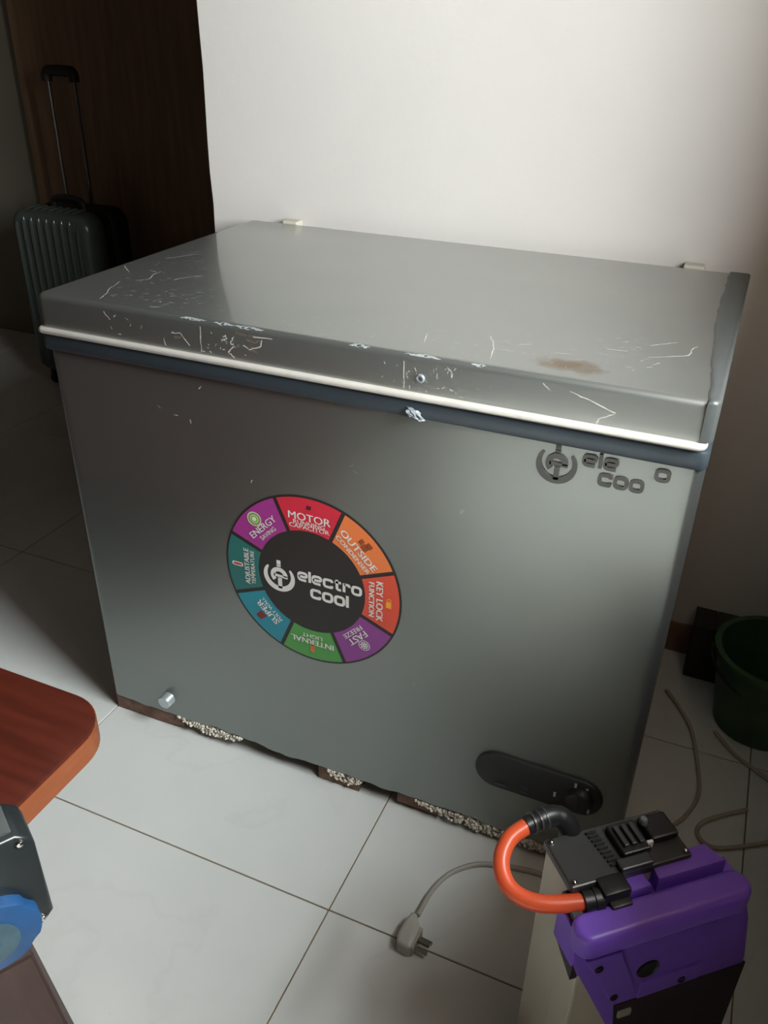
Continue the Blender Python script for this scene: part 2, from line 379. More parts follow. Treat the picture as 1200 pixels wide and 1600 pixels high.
# base: recessed dark core, rusty rail pieces, crumbling insulation
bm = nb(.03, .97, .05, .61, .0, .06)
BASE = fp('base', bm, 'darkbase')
def ragged(x0, x1, ztop, zbot, y0, y1, n=24, amp=.003, ends=.004):
    b = bmesh.new(); pts = []
    for k in range(n+1): pts.append((x0+(x1-x0)*k/n, zbot(k/n) + random.uniform(-amp, amp)))
    for k in range(n, -1, -1): pts.append((x0+(x1-x0)*k/n, ztop))
    pts = [(a, max(.0005, z)) for a, z in pts]
    return prism(b, pts, y0, y1, 'xz')
for x0, x1, f in ((.004, .165, lambda t: .001+.016*max(0, t-.6)), (.462, .545, lambda t: .003), (.62, .70, lambda t: .012), (.90, .992, lambda t: .001)):
    fp('base_rail', ragged(x0, x1, .05, f, .003, .03, amp=.0008), 'rust', label='rusty brown base rail')
for x0, x1, z0, z1, cnt in ((.155, .30, .014, .036, 460), (.483, .552, .013, .034, 200), (.655, .965, .010, .034, 950)):
    b = bmesh.new()
    # crumbly granules packed into a ragged strip
    for k in range(cnt):
        t = random.random(); x = x0 + (x1-x0)*t; env = math.sin(PI*min(1, max(0, t)))**.45
        z = z1 - random.random()*(z1-z0)*env; r = random.uniform(.0012, .0032)
        mtx = Matrix.Translation((x, random.uniform(-.001, .010), z)) @ Matrix.Rotation(random.random()*6, 4, Vector((random.random(), random.random(), 1)).normalized())
        bmesh.ops.create_icosphere(b, subdivisions=1, radius=r, matrix=mtx)
    prism(b, [(x0+.004, z1+.008), (x1-.004, z1+.008)] + [(x1-(x1-x0)*(k/12) , z1-(z1-z0)*.75*math.sin(PI*k/12)**.5+.001) for k in range(1, 12)], .010, .03, 'xz')
    o = fp('insulation_foam', b, 'foam', label='crumbling pale insulation foam'); o['kind'] = 'stuff'
# gasket, bright trim and lid
b = bmesh.new(); prism(b, rrect(-.006, FW+.001, -.008, FD, .012, 5), .762, .7885, bev=.004, top_only=False); fp('gasket', b, 'gasket', smooth=True, label='dark blue-grey rubber gasket')
b = bmesh.new(); prism(b, rrect(-.009, FW-.004, -.0145, FD, .014, 5), .7890, .7985, bev=.0046, seg=4, top_only=False); fp('trim_strip', b, 'trim', smooth=True, label='bright metal trim strip')
LX0, LX1 = -.0055, .9975
b = bmesh.new(); prism(b, rrect(LX0, LX1, -.0055, FD, .01, 5, rs=(.014, .014, .015, .014)), .7985, .85, bev=.0085, seg=4); LID = fp('lid', b, 'lid', smooth=True)
# grey edging along the right end of the lid, inner border ragged
b = bmesh.new()
ins = []
for k in range(41):
    y = -.0075 + (FD+.009)*k/40
    xi = .9845 - .020*min(1, k/22) + random.uniform(-.0012, .0012)
    ins.append((xi, y))
out = [(LX1+.0035, FD+.0015), (LX1+.0035, .004), (LX1-.001, -.0055), (LX1-.006, -.0075)]
prism(b, ins + out, .80, .8522, bev=.006, seg=3)
fp('lid_edging', b, 'cap', smooth=True, label='dark grey plastic edging')
# hinges
for x in (.085, .905):
    b = bmesh.new(); box(b, x-.018, x+.018, .6395, .668, .72, .8535, bev=.003)
    fp('hinge', b, 'mwhite')
# lock: worn hole in the lid and crumpled latch on the gasket
b = bmesh.new(); lathe(b, [(.0062, -.001), (.0062, .0018), (.005, .003), (.0028, .003), (.0026, .0008), (.0001, .0006)], (.634, -.0055, .819), (0, -1, 0), 20)
LK = fp('lid_lock', b, 'crumple', smooth=True)
b = bmesh.new(); lathe(b, [(.0025, 0), (.0025, .0012), (.0001, .0013)], (.634, -.0062, .819), (0, -1, 0), 12); fp('keyhole', b, 'gouge', LK)
b = bmesh.new()
bmesh.ops.create_icosphere(b, subdivisions=3, radius=1)
for v in b.verts:
    k = 1 + .28*math.sin(v.co.x*9+v.co.z*5) * math.cos(v.co.y*8) + random.uniform(-.12, .12)
    v.co = Vector((.630 + v.co.x*.013*k, -.0085 + v.co.y*.008*k, .769 - v.co.x*.0055 + v.co.z*.0062*k))
fp('latch', b, 'crumple', label='crumpled clear plastic latch')
# scratches of the lid
TOP = [[[0.069, 0.105], [0.082, 0.065], [0.098, 0.036], [0.104, 0.016]], [[0.087, 0.123], [0.101, 0.139], [0.088, 0.174], [0.089, 0.189]], [[0.139, 0.154], [0.147, 0.176], [0.164, 0.195]], [[0.044, 0.266], [0.06, 0.301], [0.079, 0.327]], [[0.011, 0.192], [0.045, 0.161]], [[0.197, 0.014], [0.212, 0.022]], [[0.902, 0.118], [0.949, 0.147], [0.95, 0.178], [0.955, 0.192]], [[0.692, 0.109], [0.711, 0.06], [0.717, 0.022]], [[0.711, 0.06], [0.735, 0.061]], [[0.735, 0.092], [0.751, 0.099]], [[0.786, 0.08], [0.806, 0.084]], [[0.848, 0.125], [0.872, 0.131]], [[0.609, 0.083], [0.619, 0.043]], [[0.896, 0.165], [0.929, 0.197]]]
FRT = [[[0.127, 0.840], [0.128, 0.836], [0.136, 0.828]], [[0.297, 0.840], [0.295, 0.802]], [[0.231, 0.813], [0.234, 0.803]], [[0.245, 0.824], [0.262, 0.825], [0.269, 0.816], [0.276, 0.809]], [[0.334, 0.83], [0.338, 0.833], [0.34, 0.828], [0.334, 0.826]], [[0.352, 0.834], [0.346, 0.823], [0.353, 0.821], [0.341, 0.809], [0.351, 0.802]], [[0.367, 0.823], [0.377, 0.818], [0.395, 0.825], [0.398, 0.835]], [[0.384, 0.838], [0.414, 0.839]], [[0.795, 0.839], [0.804, 0.832]], [[0.828, 0.836], [0.852, 0.828], [0.886, 0.817], [0.867, 0.806], [0.865, 0.800]], [[0.61, 0.840], [0.611, 0.802]], [[0.671, 0.839], [0.677, 0.833], [0.676, 0.827]], [[0.674, 0.811], [0.68, 0.809]]]
def jag(pts, a, n=5):
    out = []
    for p, q in zip(pts, pts[1:]):
        for k in range(n):
            t = k/n; out.append((p[0]+(q[0]-p[0])*t+random.uniform(-a, a), p[1]+(q[1]-p[1])*t+random.uniform(-a, a)))
    out.append(tuple(pts[-1])); return out
b = bmesh.new()
for s in TOP:
    j = jag(s, .0012); stroke(b, j, [random.uniform(.0005, .0015) for _ in j], lambda x, y: (x, y, .85025))
for cx, cy, sx, sy, cnt in ((.10, .16, .07, .12, 40), (.20, .06, .09, .04, 36), (.06, .3, .04, .08, 16), (.72, .07, .12, .05, 50), (.88, .13, .07, .06, 26), (.45, .04, .2, .03, 24), (.15, .35, .12, .1, 12)):
    for _ in range(cnt):
        x = random.gauss(cx, sx*.6); y = random.gauss(cy, sy*.6)
        if not (.012 < x < .955 and .012 < y < .6): continue
        L_ = random.uniform(.002, .011); a = random.gauss(.5, .5)
        stroke(b, jag([(x, y), (x+L_*math.cos(a), y+L_*math.sin(a))], .0006, 3), random.uniform(.0003, .0009), lambda p, q: (p, q, .85024))
fp('scratches', b, 'scratch', LID, label='pale scratches')['kind'] = 'stuff'
b = bmesh.new()
for s in FRT:
    j = jag(s, .0009); stroke(b, j, [random.uniform(.0008, .002) for _ in j], lambda x, z: (x, -.0058, z))
for cx, cnt in ((.34, 16), (.63, 22), (.67, 10), (.15, 6)):
    for _ in range(cnt):
        x = random.gauss(cx, .025); z = random.uniform(.803, .838); L_ = random.uniform(.002, .006); a = random.gauss(-1.2, .8)
        stroke(b, jag([(x, z), (x+L_*math.cos(a), max(.801, min(.84, z+L_*math.sin(a))))], .0005, 3), random.uniform(.0005, .0012), lambda p, q: (p, -.0058, q))
fp('front_scratches', b, 'scratch', LID, label='pale scratch marks like scrawled figures')['kind'] = 'stuff'
b = bmesh.new()
for s in ([[.345, .826], [.352, .818], [.362, .822]], [[.372, .832], [.385, .828], [.392, .834]], [[.378, .820], [.39, .815]], [[.355, .84], [.375, .838], [.39, .839]], [[.25, .818], [.262, .82]]):
    j = jag(s, .001); stroke(b, j, [random.uniform(.002, .004) for _ in j], lambda x, z: (x, -.0057, z))
fp('gouges', b, 'gouge', LID, label='dark gouged patches in the paint')['kind'] = 'stuff'
# worn pale patches on the rounded front edge of the lid
b = bmesh.new()
def on_edge(x, s):     # s from 0 (front) to 1 (top) around the rounded edge
    a = s*PI/2; r = .0087; return (x, -.0055+.0085-r*math.cos(a), .8415+r*math.sin(a))
for x0, x1 in ((.262, .305), (.318, .352), (.352, .40), (.53, .56), (.61, .66), (.70, .72)):
    n_ = 12
    ra, rb = [], []
    for k in range(n_+1):
        c_ = .60+random.uniform(-.08, .08); h_ = .02+.22*math.sin(PI*k/n_)*random.uniform(.4, 1)
        ra.append(b.verts.new(on_edge(x0+(x1-x0)*k/n_, c_-h_))); rb.append(b.verts.new(on_edge(x0+(x1-x0)*k/n_, c_+h_)))
    for k in range(n_): b.faces.new((ra[k], ra[k+1], rb[k+1], rb[k]))
fp('worn_edge', b, 'chip', LID, label='pale worn paint on the lid edge')['kind'] = 'stuff'
# small nicks on the front panel
b = bmesh.new()
for x, z in ((.53, .665), (.535, .66), (.70, .635), (.702, .631), (.20, .70), (.26, .68), (.28, .74), (.23, .69), (.36, .60), (.64, .30)):
    a = random.uniform(-2, 2); stroke(b, jag([(x, z), (x+.007*math.cos(a), z+.007*math.sin(a))], .0007, 3), .0012, lambda p, q: (p, -.0004, q))
fp('nicks', b, 'scratch', BODY)['kind'] = 'stuff'

# --- lettering helpers: wide rounded strokes of the maker's wordmark
def glyph(ch):
    w = .98
    if ch == 'o': return [(rounded([(0, 0), (w, 0), (w, 1), (0, 1)], .38, True), True)], w
    if ch == 'e': return [(rounded([(0, .48), (w, .48), (w, 1), (0, 1), (0, 0), (w*.96, 0)], .38), False)], w
    if ch == 'c': return [(rounded([(w*.97, .72), (w*.97, 1), (0, 1), (0, 0), (w*.97, 0), (w*.97, .28)], .34), False)], w
    if ch == 'l': return [([(0, -.11), (0, 1.42)], False)], 0.
    if ch == 't': return [(rounded([(.2, 1.35), (.2, 0), (.7, 0)], .3), False), ([(-.08, 1), (.7, 1)], False)], .66
    if ch == 'r': return [([(0, -.11), (0, 1.11)], False), (rounded([(0, .98), (.62, .98), (.62, .68)], .25), False)], .62
    return [], .6
def wordmark(bm, text, x0, z0, width, xh, y, sw=.29, gap=.40):
    ws = [glyph(c)[1] for c in text]; tot = sum(ws) + gap*(len(text)-1); kx = width/(tot+sw)
    x = sw/2
    for c, w in zip(text, ws):
        for pts, closed in glyph(c)[0]:
            P = [(x0+(x+a)*kx, z0+xh*(.11+b*.78)) for a, b in pts]
            stroke(bm, P, sw*xh*.95, lambda a, b: (a, y, b), closed)
        x += w + gap
def emblem(bm, cx, cz, R, y):
    S = lambda pts, w, cl=False: stroke(bm, pts, w, lambda a, b: (a, y, b), cl)
    arc = [(cx+R*.85*math.cos(math.radians(t)), cz+R*.85*math.sin(math.radians(t))) for t in range(140, 401, 6)]
    n_ = len(arc); S(arc, [R*(.10+.24*math.sin(PI*min(1, max(0, k/(n_-1))))**.6) for k in range(n_)])
    # the little e: a dome with an eye, a tail on the left, a stem down to the ring and a bar above
    S([(cx+.40*R*math.cos(math.radians(t)), cz+.02*R+.40*R*math.sin(math.radians(t))) for t in range(-4, 236, 8)], .27*R)
    S([(cx-.34*R, cz+.02*R), (cx+.53*R, cz-.02*R)], .17*R)
    S([(cx+.04*R, cz-.12*R), (cx+.04*R, cz-.82*R)], .26*R)
    S([(cx-.0*R, cz+.60*R), (cx-.0*R, cz+.72*R)], .25*R); S([(cx-.0*R, cz+.75*R), (cx-.0*R, cz+1.02*R)], .25*R)

# badge at the upper right (some letters lost)
b = bmesh.new(); emblem(b, .823, .7335, .0272, -.0002); thicken(b, (0, -.0022, 0)); BD = fp('badge_emblem', b, 'badge', label='raised dark chrome emblem')
b = bmesh.new(); wordmark(b, 'ele', .8545, .7385, .045, .0165, -.0002); thicken(b, (0, -.0022, 0)); fp('badge_lettering', b, 'badge', label='raised letters ele')
b = bmesh.new(); wordmark(b, 'coo', .8770, .7155, .057, .0170, -.0002); thicken(b, (0, -.0022, 0)); fp('badge_lettering', b, 'badge', label='raised letters coo')
b = bmesh.new(); wordmark(b, 'o', .9435, .7365, .019, .0170, -.0002); thicken(b, (0, -.0022, 0)); fp('badge_lettering', b, 'badge', label='raised letter o')

# round sticker
SX, SZ, SR = .4600, .4420, .157
b = bmesh.new(); prism(b, circ(SX, SZ, SR, 96), -.0002, -.0008, 'xz'); STK = fp('sticker', b, 'stk_black', label='round black sticker with a ring of coloured segments')
def sub(name, bm_, m_, label=None): return fp(name, bm_, m_, STK, label=label)
def seg_map(th, y):
    c, s = math.cos(th), math.sin(th)      # th clockwise from the top; (a across, b outward)
    return lambda a, b_: (SX + a*c + b_*s, y, SZ - a*s + b_*c)
RI, RO = .0955, .1535
order = ['motor', 'outside', 'keylock', 'fast', 'internal', 'superp', 'adjust', 'energy']
for i, k in enumerate(order):
    th = i*PI/4; f = seg_map(th, -.0010); n_ = 14; half = PI/8; g = .0034; b = bmesh.new(); pts = []
    for r_, rng in ((RO, range(n_+1)), (RI, range(n_, -1, -1))):
        hh = half - g/r_
        for q in rng:
            t = -hh + 2*hh*q/n_; pts.append(b.verts.new(f(r_*math.sin(t), r_*math.cos(t))))
    b.faces.new(pts); sub('sticker_segment', b, 'seg_'+k)
LINES = {'motor': [('MOTOR', .0185, .119, 1.1, .0004), ('RUNNING', .0105, .1085, 1.15, .0002), ('CAPACITOR', .0105, .1015, 1.2, .0002)],
         'outside': [('OUTSIDE', .0165, .1180, 1.2, .0003), ('CONDENSER', .0110, .1045, 1.18, .0002)],
         'keylock': [('KEY LOCK', .0160, .1195, 1.0, .0003), ('FUNCTION', .0130, .1060, 1.0, .0002)],
         'fast': [('FAST', .0170, .1170, 1.15, .0003), ('FREEZE', .0120, .1045, 1.15, .0002)],
         'internal': [('INTERNAL', .0150, .1190, 1.15, .0002), ('LIGHT', .0110, .1075, 1.25, .0001)],
         'superp': [('SUPER', .0170, .1165, 1.1, .0003), ('POLY WALL', .0095, .1055, 1.0, .0001)],
         'adjust': [('ADJUSTABLE', .0130, .1170, .95, .0002), ('TEMPERATURE', .0105, .1060, .95, .0001)],
         'energy': [('ENERGY', .0165, .1170, 1.05, .0002), ('SAVING', .0110, .1040, 1.0, .0001)]}
for i, k in enumerate(order):
    b = bmesh.new()
    for tx, sz, r_, sx, bold in LINES[k]:
        for q_, dx in enumerate((-.0004, 0, .0004) if sz > .0125 else (-.0002, .0002)):     # heavy print
            f = seg_map(i*PI/4, -.0014-.00008*q_)
            text_bm(tx, sz, (lambda a, q, f=f, r_=r_, dx=dx: f(a+dx, q + r_)), sx, 0., b)
    sub('lettering', b, 'stk_white')
def icon(th, shapes, m_, y=-.0015):
    b = bmesh.new(); f = seg_map(th, y)
    for pts in shapes: b.faces.new([b.verts.new(f(a, r_)) for a, r_ in pts])
    sub('icon', b, m_)
def ring_icon(th, a0, r0, rad, w, m_, y=-.0014):
    b = bmesh.new(); stroke(b, circ(a0, r0, rad, 24), w, seg_map(th, y), True); sub('icon', b, m_)
icon(0, [[(-.004, .135), (.004, .135), (.005, .142), (-.003, .142)]], 'ic_dark')
icon(PI/4, [[(-.004, .127), (.008, .127), (.008, .136), (-.004, .136)], [(-.012, .130), (-.005, .130), (-.005, .139), (-.012, .139)], [(-.002, .137), (.010, .1365), (.009, .144), (-.001, .144)]], 'ic_brown')
icon(PI/2, [[(-.003, .131), (.008, .131), (.008, .140), (-.003, .140)]], 'ic_yellow'); ring_icon(PI/2, -.006, .136, .003, .0016, 'ic_yellow')
ring_icon(3*PI/4, 0, .134, .0095, .0012, 'stk_white')
b = bmesh.new()
for q in range(4):
    a = q*PI/4; stroke(b, [(-.0075*math.cos(a), .134-.0075*math.sin(a)), (.0075*math.cos(a), .134+.0075*math.sin(a))], .0018, seg_map(3*PI/4, -.0014))
for q in range(8):
    a = q*PI/4; x_, z_ = .0058*math.cos(a), .134+.0058*math.sin(a)
    stroke(b, [(x_-.002*math.sin(a), z_+.002*math.cos(a)), (x_+.002*math.sin(a), z_-.002*math.cos(a))], .0011, seg_map(3*PI/4, -.00145))
sub('icon', b, 'stk_white')
icon(PI, [circ(0, .136, .0045, 14), [(-.0035, .126), (.0035, .126), (.004, .133), (-.004, .133)]], 'ic_orange'); icon(PI, [[(-.0025, .1245), (.0025, .1245), (.0025, .127), (-.0025, .127)]], 'ic_dark', -.0016)
icon(5*PI/4, [[(-.005, .126), (.009, .128), (.008, .142), (-.004, .141)]], 'ic_dred')
icon(3*PI/2, [rrect(-.004, .004, .125, .146, .0039, 4)], 'stk_white', -.0014); icon(3*PI/2, [rrect(-.0022, .0022, .127, .143, .0021, 4)], 'ic_red', -.0016)
ring_icon(7*PI/4, -.002, .136, .0105, .0030, 'ic_green'); icon(7*PI/4, [circ(-.002, .136, .0078, 18)], 'stk_white', -.00135); ring_icon(7*PI/4, -.002, .136, .0052, .0026, 'ic_green', -.0015)
ring_icon(7*PI/4, -.002, .136, .0122, .0012, 'stk_white', -.00145)
b = bmesh.new(); emblem(b, .4025, .4395, .0295, -.0012); wordmark(b, 'electro', .4365, .4415, .1135, .0175, -.0012); wordmark(b, 'cool', .4590, .4130, .068, .0190, -.0012); sub('maker_lettering', b, 'stk_white')

# drain plug
b = bmesh.new(); lathe(b, [(.0148, -.001), (.0140, .001), (.0135, .015), (.0122, .017), (.0001, .0172)], (.139, 0, .077), (0, -1, 0), 28)
fp('drain_plug', b, 'plugmetal', smooth=True, label='small silver drain plug')
# control panel: black stadium with dial and lamps
b = bmesh.new(); pp = rrect(.757, .963, .136, .208, .0355, 10); prism(b, pp, .0, -.006, 'xz', bev=.0025)
CP = fp('control_panel', b, 'ctrl', smooth=True, label='black rounded control panel')
b = bmesh.new(); lathe(b, [(.021, 0), (.021, .004), (.018, .011), (.016, .012), (.0001, .012)], (.928, -.006, .172), (0, -1, 0), 28); fp('dial', b, 'ctrl', CP, smooth=True)
b = bmesh.new(); box(b, .9255, .9305, -.0195, -.0175, .155, .189, bev=.001); fp('dial_ridge', b, 'ctrl', CP)
for x, z, w, h in ((.890, .164, .0035, .009), (.9195, .197, .0035, .0085), (.945, .151, .0035, .009), (.9375, .196, .004, .003)):
    fp('indicator', nb(x-w/2, x+w/2, -.0072, -.0055, z-h/2, z+h/2), 'mark', CP)
fp('indicator', nb(.794, .812, -.0072, -.0055, .1445, .1475), 'cap', CP); fp('indicator', nb(.836, .848, -.0072, -.0055, .1445, .1475), 'cap', CP); fp('indicator', nb(.836, .847, -.0070, -.0055, .150, .160), 'gasket', CP)

# ------------------------------------------------------------------ plug on the floor
t = thing('power_plug', 'pale grey three-pin plug and cord lying on the floor tiles before the freezer', 'plug', (.738, -.233, 0), math.radians(-4))
b = bmesh.new()
# body: flattened dome tapering to the cord, pins pointing +x
prism(b, [(-.017, -.008), (-.012, -.019), (.006, -.021), (.011, -.019), (.011, .019), (.004, .023), (-.004, .036), (-.013, .036), (-.017, .018)], .001, .026, bev=.006, seg=3)
obj('plug_body', b, 'pluggrey', t, True)
b = bmesh.new(); box(b, .0105, .014, -.019, .019, .003, .023, bev=.001); obj('plug_face', b, 'cordgrey', t)
for y, z in ((.009, .011), (-.009, .011), (0, .019)):
    obj('pin', nb(.013, .034, y-.0025, y+.0025, z-.0025, z+.0025, bev=.0006), 'pin', t)
b = bmesh.new()
world = [(.735, -.190, .010), (.739, -.140, .006), (.753, -.098, .005), (.781, -.066, .005), (.814, -.049, .005), (.875, -.035, .005), (.95, -.03, .005), (1.02, .02, .005), (1.06, .1, .005)]
inv = Matrix.Rotation(math.radians(4), 4, 'Z')
tube(b, catmull([inv @ (Vector(p)-Vector((.738, -.233, 0))) for p in world], 8), .0042, 8); obj('cord', b, 'cordgrey', t, True)

# ------------------------------------------------------------------ purple machine at the lower right (local: x along its width, -y towards its front)
MZ = thing('purple_machine', 'purple machine with black top plate, off-white side and thick orange cable', 'machine', (.922, -.297, 0), math.radians(40.943))
def mp_(name, bm_, m_, parent=MZ, smooth=False, label=None): return obj(name, bm_, m_, parent, smooth, None, label)
b = nb(.0, .155, -.062, -.0, .002, .388, bev=.003); box(b, .0, .155, -.0995, -.058, .002, .300, bev=.003); mp_('side_body', b, 'mwhite', label='off-white body panel')
mp_('top_plate', nb(-.002, .153, -.064, .003, .388, .400, bev=.002), 'mplate', label='black top plate')
for x, y in ((.004, -.003), (.004, -.058), (.147, -.058), (.147, -.003)):
    b = bmesh.new(); lathe(b, [(.0035, .0), (.0035, .002), (.0022, .0035), (.0001, .004)], (x, y, .400), (0, 0, 1), 14); mp_('bolt', b, 'chrome', smooth=True)
for k in range(9):
    x = .048 + .0007*k; y = -.004 - .0058*k
    b = nb(x, x+.013, y-.0022, y+.0010, .4, .4030, bev=.0006, seg=1); mp_('grille_slat', b, 'mblack')
mp_('terminal_block', nb(.072, .108, -.048, -.006, .400, .409, bev=.002), 'mblack')
for k in range(3): mp_('terminal', nb(.077+.010*k, .083+.010*k, -.040, -.012, .409, .413, bev=.001), 'mplate')
mp_('terminal_cover', nb(.060, .102, -.064, -.049, .400, .407, bev=.002), 'mplate')
mp_('relay_block', nb(.114, .150, -.040, -.006, .400, .410, bev=.003), 'mblack')
b = bmesh.new(); lathe(b, [(.005, 0), (.005, .006), (.0035, .008), (.0001, .008)], (.116, -.016, .41), (0, 0, 1), 14); mp_('knob', b, 'crumple', smooth=True)
mp_('tab', nb(.104, .112, -.0445, -.0405, .400, .413, bev=.0008), 'stk_white')
# cable with its two black connectors
CB = [(.030, .020, .414), (.004, .020, .418), (-.016, .018, .414), (-.044, .010, .407), (-.062, -.010, .396), (-.061, -.037, .386), (-.036, -.060, .383), (.014, -.0735, .3835)]
b = bmesh.new(); tube(b, catmull(CB[2:], 10), .0098, 16); mp_('cable', b, 'orange', smooth=True, label='thick orange cable')
b = bmesh.new(); path = catmull([(-.020, .0172, .4135), (.006, .020, .4165), (.024, .019, .412), (.034, .012, .400), (.036, .004, .385)], 6)
tube(b, path, [.0112 if k < 4 else (.0126 if k < 12 else .0135) for k in range(len(path))], 16); mp_('connector', b, 'mblack', smooth=True)
b = bmesh.new()
for k in range(3): lathe(b, [(.0118, 0), (.0132, .001), (.0132, .003), (.0118, .004)], (-.013+.008*k, .0182+.0005*k, .4142+.001*k), (.985, .06, .08), 18)
mp_('connector_ring', b, 'mplate', smooth=True)
b = bmesh.new(); lathe(b, [(.0108, 0), (.0128, .001), (.0128, .012), (.0140, .013), (.0140, .022), (.0001, .0225)], (.008, -.0725, .3835), (.99, -.10, .02), 18); mp_('connector', b, 'mblack', smooth=True)
b = bmesh.new(); box(b, .028, .062, -.0845, -.060, .366, .402, bev=.003); mp_('plug_block', b, 'mblack', smooth=True)
b = bmesh.new(); box(b, .034, .060, -.093, -.084, .370, .390, bev=.002); mp_('plug_block_lip', b, 'mplate', smooth=True)
# purple front shell
poly = [(-.012, .372), (.205, .372), (.232, .30), (.250, .215), (.250, .03), (.085, .03), (.060, .15), (.0, .288), (-.012, .32)]
b = bmesh.new(); prism(b, poly[::-1], -.060, -.100, 'xz', bev=.006, seg=3); SH = mp_('front_shell', b, 'purple', smooth=True, label='purple plastic front shell')
b = bmesh.new(); prism(b, rrect(-.016, .205, -.119, -.083, .017, 8), .350, .386, bev=.007, seg=3, top_only=False); mp_('shell_rim', b, 'purple', smooth=True, label='purple protruding rim')
b = bmesh.new(); prism(b, [(.100, -.078), (.190, -.078), (.180, -.050), (.105, -.050)], .37, .394, bev=.004); mp_('shell_collar', b, 'purple', smooth=True)
b = bmesh.new(); prism(b, [(.062, -.08), (.092, -.08), (.09, -.058), (.064, -.058)], .37, .39, bev=.003); mp_('shell_collar', b, 'purple', smooth=True)
# left cover tab with two screws, raised lower band, hole, pale tag
b = bmesh.new(); prism(b, [(.006, .322), (.052, .320), (.088, .222), (.058, .212)][::-1], -.099, -.1035, 'xz', bev=.0015); mp_('cover_tab', b, 'purple', SH)
b = bmesh.new(); prism(b, [(.093, .240), (.093, .206), (.178, .208), (.178, .24)], -.099, -.1025, 'xz', bev=.0015); mp_('lower_band', b, 'purple', SH)
for x, z in ((.025, .300), (.056, .230), (.152, .218)):
    b = bmesh.new(); lathe(b, [(.0055, 0), (.0055, .0012), (.004, .0016), (.004, -.001), (.0001, -.001)], (x, -.1035 if x < .1 else -.1025, z), (0, -1, 0), 16); mp_('screw', b, 'mblack', SH)
b = bmesh.new(); lathe(b, [(.0150, -.002), (.0150, .0015), (.0135, .002), (.0120, .0006), (.0001, .0004)], (.098, -.100, .262), (0, -1, 0), 24); mp_('socket', b, 'mblack', SH)
mp_('tag', nb(.070, .088, -.104, -.0995, .178, .190, bev=.001), 'cordgrey', SH)
b = bmesh.new()
va = [b.verts.new((-.008, -v_, z_)) for v_, z_ in ((.056, .387), (.100, .378), (.0985, .288), (.055, .314))]
vb = [b.verts.new((.004, -v_, z_)) for v_, z_ in ((.056, .387), (.100, .378), (.0985, .288), (.055, .314))]
b.faces.new(va); b.faces.new(vb[::-1])
for k in range(4): b.faces.new((va[k], va[(k+1) % 4], vb[(k+1) % 4], vb[k]))
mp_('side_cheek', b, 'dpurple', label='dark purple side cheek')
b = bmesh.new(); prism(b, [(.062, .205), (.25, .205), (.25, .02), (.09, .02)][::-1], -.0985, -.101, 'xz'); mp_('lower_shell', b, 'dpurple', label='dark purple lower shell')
mp_('skid', nb(.06, .245, -.100, -.02, .0, .03, bev=.004), 'mblack')

# ------------------------------------------------------------------ wooden table corner at the left
TB = thing('wooden_table', 'reddish varnished wooden table with rounded corner, left of the freezer', 'table', (-.15, -.65, 0))
def tp(n_, b_, m_, sm=False): return obj(n_, b_, m_, TB, sm, TB.location)
top = rrect(-1.35, .314, -1.45, -.308, .07, 10)
b = bmesh.new(); prism(b, top, .340, .3765); tp('tabletop_edge', b, 'woodedge', True)
b = bmesh.new(); prism(b, rrect(-1.349, .313, -1.449, -.309, .069, 10), .3765, .380, bev=.0025); tp('tabletop', b, 'woodtop', True)
for x, y in ((.0, -.46), (-1.25, -.46), (-1.25, -1.35), (.0, -1.35)):
    b = bmesh.new(); prism(b, rrect(x-.025, x+.025, y-.025, y+.025, .006, 3), .0, .340); tp('leg', b, 'woodedge')
b = bmesh.new(); box(b, -1.22, -.03, -.47, -.45, .28, .34); tp('apron', b, 'woodedge')
b = bmesh.new(); box(b, -.01, .01, -1.32, -.49, .28, .34); tp('apron', b, 'woodedge')

# ------------------------------------------------------------------ dark stool with the black device (local: x along the front face to the left, y into it)
SA = Vector((.486, -.615))
rot45 = math.radians(239)
ST = thing('wooden_stool', 'dark brown wooden stool with splayed panel sides under the black device', 'stool', (SA.x, SA.y, 0), rot45)
b = bmesh.new()
def frus(b, xa, xb, ya, yb, z0, z1, ex):
    v = []
    for z, e in ((z0, ex), (z1, 0)):
        v.append([b.verts.new(p) for p in ((xa-e, ya-e*.6, z), (xb+e, ya-e*.6, z), (xb+e, yb+e, z), (xa-e, yb+e, z))])
    for k in range(4): b.faces.new((v[0][k], v[0][(k+1) % 4], v[1][(k+1) % 4], v[1][k]))
    b.faces.new(v[0][::-1]); b.faces.new(v[1])
    bmesh.ops.bevel(b, geom=list(b.edges), offset=.003, segments=2, clamp_overlap=True, affect='EDGES'); return b
obj('stool_body', frus(b, .026, .150, -.060, -.012, .0, .370, .034), 'stoolwood', ST)
obj('stool_top', nb(.026, .150, -.060, -.012, .370, .386, bev=.002), 'stoolwood', ST)
DV = thing('black_device', 'black metal device with large blue knob and corner screws on the dark stool', 'device', (SA.x, SA.y, .386), rot45)
poly = [(.012, .168), (.0, .158), (-.003, .148), (-.003, .048), (.004, .040), (.030, .020), (.060, .003), (.11, .0), (.145, .012), (.165, .03), (.168, .145), (.155, .168)]
b = bmesh.new(); prism(b, [(x, z) for x, z in poly], -.050, .0, 'xz', bev=.004, seg=3, top_only=False); obj('case', b, 'devblack', DV, True)
b = bmesh.new(); prism(b, [(.010, .166), (.155, .166), (.15, .172), (.02, .172)], -.046, -.008, 'xz', bev=.001); obj('case_lid', b, 'cap', DV, True)
for x, z in ((.010, .158), (.009, .046), (.155, .15), (.15, .03)):
    b = bmesh.new(); lathe(b, [(.0042, -.001), (.0042, .001), (.003, .0028), (.0001, .0034)], (x, 0, z), (0, 1, 0), 16); obj('corner_screw', b, 'chrome', DV, True)
b = bmesh.new(); kp = []
